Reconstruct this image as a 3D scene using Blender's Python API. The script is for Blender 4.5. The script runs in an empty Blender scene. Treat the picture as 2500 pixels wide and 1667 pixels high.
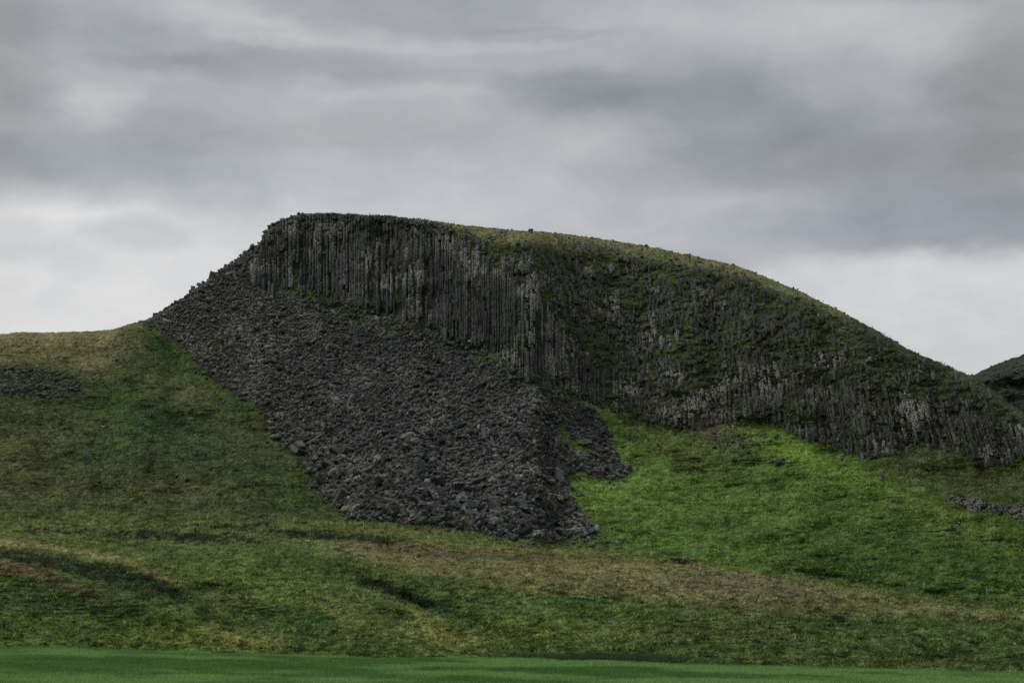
import bpy, math, random
import numpy as np
from mathutils import Matrix, Vector

random.seed(7)
RNG = np.random.default_rng(11)
sc = bpy.context.scene
COL = sc.collection

# ------------------------------------------------------------------ camera
F = 4868.0                      # focal length in pixels of the 2500 px wide photograph
CU, CV = 1250.0, 833.5
VH = 1510.0                     # row of the true horizon
PITCH = math.atan((VH - CV) / F)
CAMZ = 8.0
cam_d = bpy.data.cameras.new('camera')
cam = bpy.data.objects.new('camera', cam_d)
COL.objects.link(cam)
cam.location = (0, 0, CAMZ)
cam.rotation_euler = (math.pi / 2 + PITCH, 0, 0)
cam_d.sensor_width = 36.0
cam_d.lens = 36.0 * F / 2500.0
cam_d.clip_start = 0.5
cam_d.clip_end = 20000
sc.camera = cam

# ------------------------------------------------------------------ view
sc.view_settings.view_transform = 'Standard'
sc.view_settings.look = 'None'
sc.view_settings.exposure = 0.0
sc.view_settings.gamma = 1.0
sc.cycles.use_denoising = False
sc.cycles.max_bounces = 4
sc.cycles.diffuse_bounces = 2
sc.render.filter_size = 1.05

# ------------------------------------------------------------------ node helper
class NT:
    def __init__(self, tree):
        self.t = tree
    def n(self, typ, **kw):
        nd = self.t.nodes.new(typ)
        for k, v in kw.items():
            setattr(nd, k, v)
        return nd
    def put(self, sock, v):
        if hasattr(v, 'is_linked') or isinstance(v, bpy.types.NodeSocket):
            self.t.links.new(v, sock)
        else:
            sock.default_value = v
    def math(self, op, a, b=0.0, c=0.0, clamp=False):
        nd = self.n('ShaderNodeMath', operation=op, use_clamp=clamp)
        self.put(nd.inputs[0], a); self.put(nd.inputs[1], b); self.put(nd.inputs[2], c)
        return nd.outputs[0]
    def vmath(self, op, a, b=(0, 0, 0), s=1.0):
        nd = self.n('ShaderNodeVectorMath', operation=op)
        self.put(nd.inputs[0], a); self.put(nd.inputs[1], b)
        if op == 'SCALE': self.put(nd.inputs['Scale'], s)
        return nd.outputs['Value'] if op in ('LENGTH', 'DOT_PRODUCT', 'DISTANCE') else nd.outputs[0]
    def comb(self, x, y, z):
        nd = self.n('ShaderNodeCombineXYZ')
        for i, v in enumerate((x, y, z)): self.put(nd.inputs[i], v)
        return nd.outputs[0]
    def sep(self, v):
        nd = self.n('ShaderNodeSeparateXYZ'); self.put(nd.inputs[0], v)
        return nd.outputs
    def noise(self, vec, scale, detail=3, rough=0.5, out=0):
        nd = self.n('ShaderNodeTexNoise')
        self.put(nd.inputs['Vector'], vec)
        nd.inputs['Scale'].default_value = scale
        nd.inputs['Detail'].default_value = detail
        nd.inputs['Roughness'].default_value = rough
        return nd.outputs[out]
    def ramp(self, v, a, b, lo=0.0, hi=1.0, interp='SMOOTHSTEP'):
        nd = self.n('ShaderNodeMapRange', interpolation_type=interp)
        self.put(nd.inputs[0], v)
        for i, x in enumerate((a, b, lo, hi)): self.put(nd.inputs[1 + i], x)
        return nd.outputs[0]
    def mixc(self, fac, a, b, blend='MIX'):
        nd = self.n('ShaderNodeMix', data_type='RGBA', blend_type=blend)
        self.put(nd.inputs[0], fac); self.put(nd.inputs[6], a); self.put(nd.inputs[7], b)
        return nd.outputs[2]

def lin(c):
    c = np.asarray(c, float) / 255.0
    return np.where(c <= 0.04045, c / 12.92, ((c + 0.055) / 1.055) ** 2.4)

# ------------------------------------------------------------------ sky
SUN_EL, SUN_AZ = math.radians(56), math.radians(-70)   # azimuth from +Y, clockwise: left
world = bpy.data.worlds.new('World')
sc.world = world
world.use_nodes = True
W = NT(world.node_tree)
W.t.nodes.clear()
wout = W.n('ShaderNodeOutputWorld')
nish = W.n('ShaderNodeTexSky', sky_type='NISHITA')
nish.sun_disc = False
nish.sun_elevation = SUN_EL
nish.sun_rotation = SUN_AZ
bg1 = W.n('ShaderNodeBackground'); bg1.inputs['Strength'].default_value = 0.08
W.t.links.new(nish.outputs[0], bg1.inputs['Color'])
geo = W.n('ShaderNodeNewGeometry')
dirv = W.vmath('SCALE', geo.outputs['Incoming'], s=-1.0)
dx, dy, dz = W.sep(dirv)[0:3]
az = W.math('ARCTAN2', dx, dy)
el = W.math('ARCSINE', dz)
pu = W.math('MULTIPLY_ADD', az, F * 1.008, CU)
pv = W.math('MULTIPLY_ADD', el, -F * 1.004, VH)
# warp of the cloud field
pvec = W.comb(W.math('MULTIPLY', pu, 0.0013), W.math('MULTIPLY', pv, 0.0024), 0.0)
w1 = W.vmath('SUBTRACT', W.noise(pvec, 3.2, 6, 0.6, out=1), (0.5, 0.5, 0.5))
wx, wy, wz = W.sep(w1)[0:3]
qu = W.math('MULTIPLY_ADD', wx, 230.0, pu)
qv = W.math('MULTIPLY_ADD', wy, 95.0, pv)
# cloud masses: centre, radii, soft inner / outer edge, brightness, warmth
clouds = [
    (-150, 760, 1150, 300, 1.06, 0.70, 38, 0), (90, 525, 330, 55, 1.5, 0.0, 7, 0),
    (340, 592, 175, 48, 1.2, 0.4, -17, 0), (40, 640, 190, 34, 1.5, 0.0, -10, 0),
    (2420, 880, 1000, 262, 1.07, 0.82, 27, 0), (2600, 700, 700, 90, 1.4, 0.0, 6, 0),
    (1930, 265, 620, 110, 1.4, 0.1, -26, 0), (2050, 410, 620, 80, 1.4, 0.2, -27, 1),
    (2300, 560, 520, 100, 1.2, 0.4, -20, -1), (1400, 240, 260, 60, 1.3, 0.3, -11, 0), (1560, 230, 420, 60, 1.4, 0.1, -7, 0),
    (2500, 260, 190, 260, 1.5, 0.1, -24, 4), (2330, -20, 300, 60, 1.4, 0.2, -28, 2),
    (2170, 100, 420, 110, 1.5, 0.1, 11, 0), (2120, 245, 200, 50, 1.4, 0.1, 16, 0),
    (1440, 340, 230, 60, 1.4, 0.2, 11, 0), (600, 165, 340, 52, 1.4, 0.2, -14, 1),
    (180, 95, 240, 60, 1.5, 0.1, -13, 0), (-20, 190, 130, 420, 1.5, 0.0, -20, 3),
    (400, 345, 130, 110, 1.5, 0.1, -9, 0), (800, 330, 620, 60, 1.5, 0.1, -5, 1),
    (500, 50, 210, 46, 1.4, 0.2, 13, 0), (720, 92, 260, 26, 1.3, 0.2, 8, 0),
    (1070, 92, 230, 20, 1.3, 0.2, 10, 0), (1300, 90, 240, 20, 1.2, 0.5, -10, 0), (1100, 122, 320, 16, 1.2, 0.4, 8, 0), (700, 112, 260, 14, 1.2, 0.4, 8, 0), (360, 175, 200, 26, 1.3, .4, -9, 0), (1180, 190, 420, 22, 1.3, .3, -7, 0), (1000, 235, 360, 18, 1.3, .3, 7, 0),
    (1010, 10, 520, 94, 1.08, 0.78, -12, 0), (220, 290, 130, 62, 1.15, 0.4, 11, 0),
    (130, 420, 420, 60, 1.4, 0.1, -9, -1), (1150, 480, 760, 110, 1.6, 0.0, 13, -1),
    (1640, 40, 500, 60, 1.5, 0.0, 6, 0), (620, 470, 500, 60, 1.5, 0.0, -4, -1),
    (800, 545, 460, 80, 1.5, 0.0, 12, 0), (1750, 600, 420, 60, 1.5, 0.1, 5, -1),
]
tot = None; warm = None
for cu, cv, ru, rv, eo, ei, amp, wm in clouds:
    a = W.math('MULTIPLY_ADD', qu, 1.0 / ru, -cu / ru)
    b = W.math('MULTIPLY_ADD', qv, 1.0 / rv, -cv / rv)
    dd = W.vmath('LENGTH', W.comb(a, b, 0.0))
    k = W.ramp(dd, eo, ei, 0.0, 1.0)
    tot = W.math('MULTIPLY_ADD', k, amp / 255.0, tot if tot else 0.705)
    if wm:
        warm = W.math('MULTIPLY_ADD', k, wm / 255.0, warm if warm else 0.0)
det = W.noise(W.comb(W.math('MULTIPLY', qu, 0.0048), W.math('MULTIPLY', qv, 0.0095), 3.0), 1.0, 6, 0.55)
tot = W.math('MULTIPLY_ADD', W.math('SUBTRACT', det, 0.5), 0.13, tot)
det2 = W.noise(W.comb(W.math('MULTIPLY', qu, 0.0016), W.math('MULTIPLY', qv, 0.004), 7.0), 1.0, 3, 0.5)
tot = W.math('MULTIPLY_ADD', W.math('SUBTRACT', det2, 0.5), 0.045, tot)
blue = W.ramp(tot, 0.62, 0.86, 1.0, 0.0, 'LINEAR')
rr = W.math('ADD', W.math('MULTIPLY_ADD', blue, -0.026, tot), warm)
gg = W.math('MULTIPLY_ADD', blue, -0.009, tot)
bb = W.math('SUBTRACT', W.math('MULTIPLY_ADD', blue, 0.010, tot), warm)
pw = [W.math('POWER', W.math('MAXIMUM', x, 0.05), 2.2) for x in (rr, gg, bb)]
cc = W.n('ShaderNodeCombineColor')
for i in range(3): W.t.links.new(pw[i], cc.inputs[i])
# an overcast dome is brighter towards the zenith
zen = W.ramp(el, 0.34, 1.25, 1.0, 2.7)
zcol = W.mixc(W.ramp(el, 0.4, 1.0), cc.outputs[0], (0.43, 0.42, 0.40, 1))
bg2 = W.n('ShaderNodeBackground')
W.t.links.new(zcol, bg2.inputs['Color'])
W.t.links.new(zen, bg2.inputs['Strength'])
mx = W.n('ShaderNodeMixShader'); mx.inputs[0].default_value = 0.95
W.t.links.new(bg1.outputs[0], mx.inputs[1]); W.t.links.new(bg2.outputs[0], mx.inputs[2])
W.t.links.new(mx.outputs[0], wout.inputs['Surface'])

sun_d = bpy.data.lights.new('sun', 'SUN')
sun_d.energy = 1.5
sun_d.angle = math.radians(14)
sun_d.color = (1.0, 0.96, 0.9)
sun = bpy.data.objects.new('sun', sun_d)
COL.objects.link(sun)
sd = Vector((math.sin(SUN_AZ) * math.cos(SUN_EL), math.cos(SUN_AZ) * math.cos(SUN_EL), math.sin(SUN_EL)))
sun.rotation_euler = sd.to_track_quat('Z', 'Y').to_euler()

# ------------------------------------------------------------------ numpy noise
_T2 = np.random.default_rng(3).random((256, 256)).astype(np.float32)
def vnoise(x, y, seed=0):
    x = np.asarray(x, np.float64) + seed * 37.17; y = np.asarray(y, np.float64) + seed * 91.73
    xi = np.floor(x); yi = np.floor(y)
    fx = x - xi; fy = y - yi
    xi = xi.astype(np.int64); yi = yi.astype(np.int64)
    fx = fx * fx * fx * (fx * (fx * 6 - 15) + 10); fy = fy * fy * fy * (fy * (fy * 6 - 15) + 10)
    x0 = xi & 255; x1 = (xi + 1) & 255; y0 = yi & 255; y1 = (yi + 1) & 255
    a = _T2[x0, y0]; b = _T2[x1, y0]; c = _T2[x0, y1]; d = _T2[x1, y1]
    return (a * (1 - fx) + b * fx) * (1 - fy) + (c * (1 - fx) + d * fx) * fy
def fbm(x, y, octv=4, seed=0, rough=0.5):
    s = 0; a = 1.0; n = 0; k = 1.0
    for i in range(octv):
        c, sn = math.cos(0.7 * i), math.sin(0.7 * i)
        s = s + a * vnoise((x * c - y * sn) * k, (x * sn + y * c) * k, seed + i * 5)
        n += a; a *= rough; k *= 2.03
    return s / n
def sm(x, a, b):
    t = np.clip((x - a) / (b - a), 0, 1)
    return t * t * (3 - 2 * t)

# ------------------------------------------------------------------ layout in viewing directions
K = 2500.0 / 2352.0
def P(pts): return [(x * K, y * K) for x, y in pts]
def curve(pts):
    a = np.array(P(pts)); return lambda u: np.interp(u, a[:, 0], a[:, 1])
GU = np.arange(-1300, 3900, 5.0); GV = np.arange(430, 1720, 4.0)
GUU, GVV = np.meshgrid(GU, GV)
def blur(m, s, sy=None):
    sy = s if sy is None else sy
    for ax, st, ss in ((1, 5.0, s), (0, 4.0, sy)):
        sg = ss / st
        if sg < 0.3: continue
        r = int(3 * sg) + 1
        k = np.exp(-0.5 * (np.arange(-r, r + 1) / sg) ** 2); k /= k.sum()
        pad = [(0, 0), (0, 0)]; pad[ax] = (r, r)
        mp = np.pad(m, pad, mode='edge')
        out = np.zeros_like(m)
        for i, kk in enumerate(k):
            out += kk * (mp[:, i:i + m.shape[1]] if ax == 1 else mp[i:i + m.shape[0], :])
        m = out
    return m
def inpoly(pts, x, y):
    r = np.zeros(np.shape(x), bool); n = len(pts)
    for i in range(n):
        x1, y1 = pts[i]; x2, y2 = pts[(i + 1) % n]
        if y1 == y2: continue
        c = ((y1 > y) != (y2 > y)) & (x < (x2 - x1) * (y - y1) / (y2 - y1) + x1)
        r ^= c
    return r
def poly(pts, s=8):
    return blur(inpoly(P(pts), GUU, GVV).astype(float), s)
def ell(cx, cy, rx, ry, rot=0.0):
    cx, cy, rx, ry = cx * K, cy * K, rx * K, ry * K
    c, s = math.cos(rot), math.sin(rot)
    a = (GUU - cx) * c + (GVV - cy) * s; b = -(GUU - cx) * s + (GVV - cy) * c
    return np.exp(-((a / rx) ** 2 + (b / ry) ** 2))
def samp(m, u, v):
    x = np.clip((u - GU[0]) / 5.0, 0, len(GU) - 1.001); y = np.clip((v - GV[0]) / 4.0, 0, len(GV) - 1.001)
    xi = x.astype(int); yi = y.astype(int); fx = x - xi; fy = y - yi
    return (m[yi, xi] * (1 - fx) + m[yi, xi + 1] * fx) * (1 - fy) + (m[yi + 1, xi] * (1 - fx) + m[yi + 1, xi + 1] * fx) * fy

SKY = curve([(-1300, 740), (-500, 775), (0, 767), (70, 762), (130, 764), (255, 758), (300, 744), (340, 733), (400, 699),
             (440, 670), (480, 641), (520, 612), (560, 584), (590, 564), (608, 543), (620, 522), (650, 504), (690, 492),
             (760, 490), (880, 494), (960, 503), (1040, 515), (1120, 524), (1215, 531), (1300, 538), (1400, 551),
             (1500, 568), (1600, 590), (1700, 613), (1760, 637), (1850, 675), (1930, 715), (2010, 758), (2100, 808),
             (2160, 835), (2200, 852), (2235, 866), (2290, 905), (2352, 952), (2500, 1050), (2800, 1190), (3700, 1330)])
EDGE = curve([(-1300, 1465), (0, 1489), (400, 1500), (800, 1513), (1250, 1519), (1700, 1531), (2352, 1550), (3700, 1575)])
DEDGE = lambda u: np.interp(u, [-1300, 0, 2500, 3900], [338, 330, 292, 285])

TALUS = [(330, 745), (352, 735), (400, 697), (440, 668), (480, 640), (520, 610), (560, 582), (590, 570), (600, 630), (590, 665), (640, 678),
         (700, 682), (745, 705), (790, 735), (860, 772), (900, 792), (960, 790), (1030, 800), (1080, 822), (1130, 845),
         (1185, 880), (1240, 905), (1300, 925), (1350, 935), (1385, 970), (1395, 1012), (1420, 1050), (1448, 1080),
         (1440, 1094), (1402, 1105), (1370, 1095), (1330, 1082), (1306, 1092), (1302, 1125), (1312, 1150), (1332, 1182),
         (1366, 1214), (1372, 1235), (1330, 1238), (1250, 1243), (1160, 1235), (1100, 1222), (1040, 1208), (950, 1203),
         (870, 1195), (800, 1190), (768, 1163), (745, 1140), (722, 1120), (718, 1095), (690, 1062), (655, 1030), (638, 1005),
         (622, 975), (598, 930), (560, 922), (540, 905), (500, 882), (468, 852), (432, 808), (405, 782), (385, 765)]
TALUS_GAP = [(1258, 975), (1290, 972), (1330, 1005), (1370, 1030), (1378, 1060), (1340, 1062), (1310, 1040), (1280, 1005)]
STRIP = [(2170, 1140), (2220, 1148), (2290, 1168), (2400, 1160), (2500, 1180), (2500, 1215), (2352, 1192), (2290, 1178), (2215, 1168)]
OUTCROP = [(-80, 845), (60, 840), (130, 848), (205, 880), (185, 905), (120, 925), (40, 905), (-80, 915)]
CLIFF = [(595, 570), (620, 520), (690, 489), (900, 490), (1010, 515), (1070, 555), (1120, 600), (1180, 640), (1250, 690),
         (1285, 745), (1290, 800), (1270, 860), (1200, 865), (1150, 805), (1060, 782), (1000, 750), (940, 725), (860, 705),
         (800, 690), (700, 662), (640, 660), (590, 662), (575, 610)]
LOWCOL = [(1190, 815), (1260, 800), (1430, 860), (1425, 900), (1330, 905), (1290, 880), (1240, 870), (1200, 868)]
RIGHTFACE = [(1010, 515), (1120, 530), (1300, 548), (1500, 580), (1700, 622), (1850, 685), (2010, 765), (2235, 872), (2352, 960), (2700, 1160),
             (2700, 1190), (2352, 1045), (2300, 1065), (2230, 1050), (2150, 1028), (2060, 1045), (1990, 1055), (1900, 1025),
             (1830, 998), (1780, 965), (1700, 962), (1600, 985), (1500, 975), (1400, 938), (1300, 905), (1270, 860),
             (1290, 800), (1285, 745), (1250, 690), (1180, 640), (1120, 600), (1070, 555)]
DENSE2 = [(1690, 790), (1760, 820), (1900, 850), (2050, 900), (2200, 920), (2352, 985), (2500, 1080), (2352, 1050), (2300, 1068), (2240, 1055), (2150, 1020), (2060, 1040),
          (1990, 1055), (1900, 1025), (1830, 998), (1780, 965), (1700, 960), (1680, 880)]
BENCHLINE = [(1250, 1286), (1500, 1292), (1650, 1308), (1800, 1330), (2000, 1365), (2200, 1400), (2352, 1412), (2352, 1418), (2200, 1406), (2000, 1372), (1800, 1338), (1650, 1316), (1500, 1299), (1250, 1294)]

# slope above the line of sight, painted per zone
e = np.full(GUU.shape, 0.30)
def put(arr, mask, val):
    return arr * (1 - mask) + val * mask
e = put(e, poly([(-1400, 1290), (0, 1190), (800, 1205), (1300, 1250), (2352, 1400), (4000, 1480), (4000, 1500), (2352, 1440), (1600, 1400), (1100, 1320), (700, 1290), (300, 1300), (-1400, 1330)], 14), 0.11)
e = put(e, poly([(-1400, 400), (400, 400), (800, 1180), (700, 1195), (0, 1180), (-1400, 1200)], 14), 0.42)
e = put(e, poly([(1300, 1100), (1380, 940), (2352, 1000), (4000, 1150), (4000, 1420), (2352, 1385), (1600, 1290), (1300, 1240)], 14), 0.45)
e = put(e, poly(TALUS, 14), 0.55)
e = put(e, poly(RIGHTFACE, 14), 1.05)
e = put(e, poly(DENSE2, 14), 2.0)
e = put(e, poly([(640, 660), (800, 690), (1000, 750), (1200, 865), (1300, 905), (1300, 930), (1190, 880), (1080, 822), (960, 790), (860, 772), (740, 700)], 8), 0.7)
e = put(e, poly(CLIFF, 10), 3.6)
e = put(e, poly(LOWCOL, 8), 2.2)
e = put(e, poly(BENCHLINE, 3), 0.028)
for line in ([(-60, 1247), (80, 1250), (200, 1266), (300, 1292), (420, 1338)], [(640, 1330), (760, 1362), (880, 1400), (980, 1436), (1062, 1468)],
             [(1880, 1338), (1980, 1328), (2080, 1332), (2250, 1364), (2352, 1374)], [(380, 1395), (470, 1432), (560, 1462)]):
    e = put(e, poly(line + [(x_, y_ + 5) for x_, y_ in line[::-1]], 3), 0.028)
plat = poly([(1060, 400), (1075, 545), (1120, 558), (1215, 562), (1400, 586), (1560, 612), (1700, 638), (1850, 692), (2060, 792), (2100, 700), (1800, 500), (1400, 400)], 8)
e = put(e, plat, 0.20)
e *= 1 + (0.35 * fbm(GUU / 90, GVV / 40, 3, 50) - .17) * (1 - .8 * poly(TALUS, 20))
rec = np.zeros(GUU.shape)      # hollows (+) and swells (-), metres
for cx, cy, rx, ry, rot, a in [(1010, 1440, 170, 42, 0.35, 5), (560, 1440, 90, 60, 0.2, 5), (130, 1335, 280, 42, 0.25, -6),
                               (780, 1420, 110, 50, 0.3, -4), (1250, 1440, 150, 50, 0, -3), (870, 1350, 120, 18, 0.4, 3.5),
                               (1650, 1130, 220, 90, 0.3, 3), (2050, 1120, 200, 60, 0.35, -2.5),
                               (900, 1398, 170, 13, 0.33, -3), (1010, 1405, 140, 20, 0.42, 1.5), (150, 1276, 200, 10, 0.18, -3), (200, 880, 200, 50, 0, -2), (1900, 1330, 180, 18, 0.15, 3), (2200, 1350, 150, 14, 0.1, -2)]:
    rec += 1.7 * a * ell(cx, cy, rx, ry, rot)
rec += (fbm(GUU / 200, GVV / 60, 4, 9) - 0.5) * 9.0 * (1 - .8 * np.clip(poly(CLIFF, 12) + poly(RIGHTFACE, 12) + poly(TALUS, 20), 0, 1))

# ------------------------------------------------------------------ terrain sheet
Uin = np.arange(-70, 2571, 2.0)
stepo = np.cumsum(2.0 * 1.035 ** np.arange(110)); stepo = stepo[stepo < 1150]
U = np.concatenate([(-70 - stepo)[::-1], Uin, 2570 + stepo])
NQ = 620
Q = np.linspace(0, 1, NQ)
cp, sp = math.cos(PITCH), math.sin(PITCH)
def ray(u, v):
    yy = -(v - CV) / F; xx = (u - CU) / F
    Y = cp - sp * yy
    return xx / Y, (sp + cp * yy) / Y          # X/Y, Z/Y
Sk = SKY(U); Ed = EDGE(U)
Sk = Sk + (fbm(U / 22, U * 0, 3, 4) - 0.5) * 4.0 + (fbm(U / 5, U * 0, 2, 6) - 0.5) * np.interp(U, [270, 360, 700], [1.5, 5, 4])
UU = np.repeat(U[None, :], NQ, 0)
VV = Ed[None, :] + (Sk - Ed)[None, :] * Q[:, None]
tx, tz = ray(UU, VV)
E = samp(e, UU, VV)
wr = np.interp(U, np.array([-1300, 300, 560, 620, 900, 1060, 1700, 2235, 3700]) * K, [70, 45, 14, 8, 14, 30, 45, 30, 60])
E = 0.035 + (E - 0.035) * sm((VV - Sk[None, :]) / wr[None, :], 0, 1) ** 0.8
dt = np.diff(tz, axis=0)
lg = np.vstack([np.zeros((1, len(U))), np.cumsum(dt / (0.5 * (E[1:] + E[:-1])), axis=0)])
for _ in range(3):                 # neighbouring columns share their depth
    w_ = 6
    pad_ = np.pad(lg, ((0, 0), (w_, w_)), mode='edge'); cs = np.cumsum(np.pad(pad_, ((0, 0), (1, 0))), axis=1)
    lg = (cs[:, 2 * w_ + 1:] - cs[:, :-2 * w_ - 1]) / (2 * w_ + 1)
D = DEDGE(U)[None, :] * np.exp(lg)
D *= 1 + samp(rec, UU, VV) / 380.0 * sm(Q, 0, 0.08)[:, None]
X = D * tx; Y = D; Z = CAMZ + D * tz
print('depth rows', D[::100, ::200].round(0))

# zone weights per vertex (ragged by a warp)
wu = UU + (fbm(X / 2.2, D / 1.4, 3, 21) - 0.5) * 26; wv = VV + (fbm(X / 2.0, D / 1.7 + 40, 3, 22) - 0.5) * 20
mTal = np.clip(poly(TALUS, 4) - .85 * poly(TALUS_GAP, 9), 0, 1); mStrip = poly(STRIP, 3); mOut = poly(OUTCROP, 14)
mCliff = np.clip(poly(CLIFF, 6) + poly(LOWCOL, 5), 0, 1); mFace = poly(RIGHTFACE, 8); mDense = poly(DENSE2, 10)
T_ = samp(mTal, wu, wv); C_ = samp(mCliff, wu, wv); Fc = samp(mFace, wu, wv); Dn = samp(mDense, wu, wv) * Fc
Pl = samp(plat, wu, wv)

# relief: tussocks on gentle ground, shelves and knobs on the steep faces
rag = sm(Q, 0, 0.02)[:, None] * np.clip((1 - Q)[:, None] * 160, 0.15, 1)
tus = fbm(X / 1.9, D / 1.5, 4, 31, 0.55) - 0.5
tus2 = np.abs(fbm(X / 4.6, D / 2.6, 3, 35) - 0.5)
steep = np.clip(C_ + Fc * (1 - Pl), 0, 1)
ground_amp = (1 - steep) * (1 - T_)
Z += rag * ground_amp * (tus * 1.3 + tus2 * 1.0 + (fbm(X / 0.8, D / 0.7, 2, 38) - 0.5) * 0.3)
shelf = fbm(X / 2.3, Z / 0.95, 4, 41, 0.6) - 0.5
big = fbm(X / 7.0, Z / 5.0, 3, 44) - 0.5
Ydisp = -rag * steep * (shelf * 2.3 + big * 3.2) * np.where(C_ > 0.5, 0.6, 1.0)
Ydisp -= rag * ground_amp * (fbm(X / 2.6, Z / 0.36, 3, 68, .6) - 0.5) * 1.1
# keep the viewing row while pushing in or out
k = (D + Ydisp) / D
X *= k; Y = D + Ydisp; Z = CAMZ + (Z - CAMZ) * k
Z += rag * T_ * (fbm(X / 3.0, D / 3.0, 3, 47) - 0.5) * 0.4

# ---------------- colours of the ground cover: real patches plus painted tussock shade
GAIN = 1.84
def c3(c): return lin(c) * GAIN
colm = np.zeros(GUU.shape + (3,)); colm[:] = c3((62, 78, 38))
def paint(mask, col, s=1.0):
    global colm
    m = np.clip(mask * s, 0, 1)[..., None]
    colm = colm * (1 - m) + c3(col) * m
paint(poly([(-1400, 400), (400, 400), (800, 1180), (700, 1200), (0, 1180), (-1400, 1200)], 20), (58, 68, 40))
paint(poly([(-1400, 700), (330, 740), (290, 800), (220, 870), (100, 840), (-1400, 850)], 18), (88, 87, 58))
paint(poly([(250, 760), (340, 745), (385, 770), (360, 800), (300, 800)], 12), (70, 78, 44), .8)
paint(poly([(330, 770), (385, 770), (470, 860), (590, 935), (560, 960), (480, 910), (400, 860), (350, 820)], 14), (44, 64, 30))
paint(ell(330, 960, 110, 40, 0.3), (44, 66, 32), .9)
paint(ell(420, 1010, 140, 50, 0.5), (44, 62, 34), .8)
paint(ell(440, 905, 60, 25), (74, 76, 46), .8)
paint(ell(560, 1060, 130, 60, 0.5), (52, 60, 38), .9)
paint(ell(220, 1070, 90, 70), (40, 62, 36), .75)
paint(ell(640, 1130, 110, 50, 0.4), (48, 68, 34), .85)
paint(ell(60, 1030, 160, 60), (72, 72, 48), .5)
paint(ell(120, 1130, 240, 40), (74, 76, 52), .7)
paint(ell(430, 1140, 220, 26), (78, 78, 50), .7)
# right apron
paint(poly([(1300, 1100), (1345, 935), (1400, 938), (1500, 975), (1600, 985), (1780, 965), (1900, 1025), (2352, 1040), (4000, 1100), (4000, 1420), (2352, 1400), (1600, 1290), (1300, 1240)], 14), (62, 82, 36))
paint(ell(1480, 1110, 170, 90, 0.3), (78, 99, 36), .8)
paint(ell(1370, 1130, 55, 60), (80, 103, 38), .8)
paint(ell(1450, 975, 110, 26, 0.5), (72, 92, 34), .85)
paint(ell(1830, 1040, 170, 34, 0.42), (84, 108, 34), .95)
paint(ell(2000, 1120, 150, 26, 0.45), (72, 98, 34), .8)
paint(ell(1560, 1250, 240, 46, 0.12), (64, 91, 36), .85)
paint(ell(1760, 1200, 340, 80, 0.2), (68, 90, 38), .75)
paint(ell(2180, 1190, 200, 34, 0.3), (82, 96, 40), .75)
paint(ell(1560, 1045, 110, 22, 0.35), (66, 66, 46), .6)
paint(poly([(1980, 1062), (2150, 1030), (2230, 1055), (2500, 1070), (2500, 1170), (2350, 1150), (2200, 1140), (2100, 1110)], 18), (64, 70, 42), .95)
paint(ell(2000, 1290, 260, 60, 0.2), (56, 78, 36), .7)
# toe and bench
paint(poly([(-1400, 1190), (0, 1182), (760, 1195), (1000, 1215), (1330, 1245), (1560, 1290), (2352, 1400), (2352, 1440), (1500, 1330), (1000, 1280), (700, 1245), (-1400, 1300)], 9), (70, 80, 40), .9)
paint(poly([(720, 1245), (900, 1252), (1250, 1286), (1500, 1294), (1650, 1311), (1800, 1335), (2000, 1368), (2200, 1402), (2352, 1414), (2352, 1424), (2150, 1420), (1900, 1400), (1600, 1385), (1300, 1360), (1100, 1330), (900, 1310), (800, 1280)], 9), (90, 87, 56), .85)
paint(ell(1350, 1350, 260, 26, 0.05), (86, 86, 54), .6)
paint(ell(1000, 1271, 190, 9, 0.05), (60, 56, 50), .8)
paint(ell(1250, 1281, 120, 7, 0.05), (60, 56, 50), .7)
paint(ell(1750, 1350, 170, 17, 0.18), (78, 72, 58), .8)
paint(ell(1620, 1345, 90, 16, 0.1), (72, 66, 56), .7)
paint(ell(1380, 1330, 40, 14), (70, 66, 54), .6)
paint(ell(1300, 1281, 330, 2.5, 0.06), (96, 74, 46), .8)
paint(ell(900, 1247, 200, 2.5, 0.05), (92, 72, 46), .8)
# dark heath strips
HEATH = np.zeros(GUU.shape)
for cx, cy, rx, ry, rot, s in [(420, 1236, 160, 10, 0.04, .9), (740, 1232, 150, 8, 0.06, .95), (860, 1246, 70, 4, 0.05, .9), (150, 1222, 120, 5, 0, .6), (520, 1212, 120, 4, 0, .6),
                               (60, 1286, 120, 12, 0.18, .9), (230, 1322, 140, 17, 0.28, .75), (370, 1352, 60, 14, 0.4, .9), (900, 1362, 80, 13, 0.35, .75), (960, 1385, 40, 10, 0.3, .8),
                               (1560, 1290, 40, 6, 0, .5), (1980, 1338, 90, 6, 0.2, .5)]:
    paint(ell(cx, cy, rx, ry, rot), (30, 36, 32), s * .8); HEATH = np.maximum(HEATH, s * ell(cx, cy, rx, ry, rot))
paint(ell(30, 1307, 80, 13, 0.12), (88, 68, 52), .9)
paint(ell(150, 1345, 120, 9, 0.28), (78, 66, 48), .7)
paint(ell(120, 1262, 200, 5, 0.13), (110, 100, 66), .9)
paint(ell(330, 1310, 100, 6, 0.35), (98, 94, 56), .8)
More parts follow.
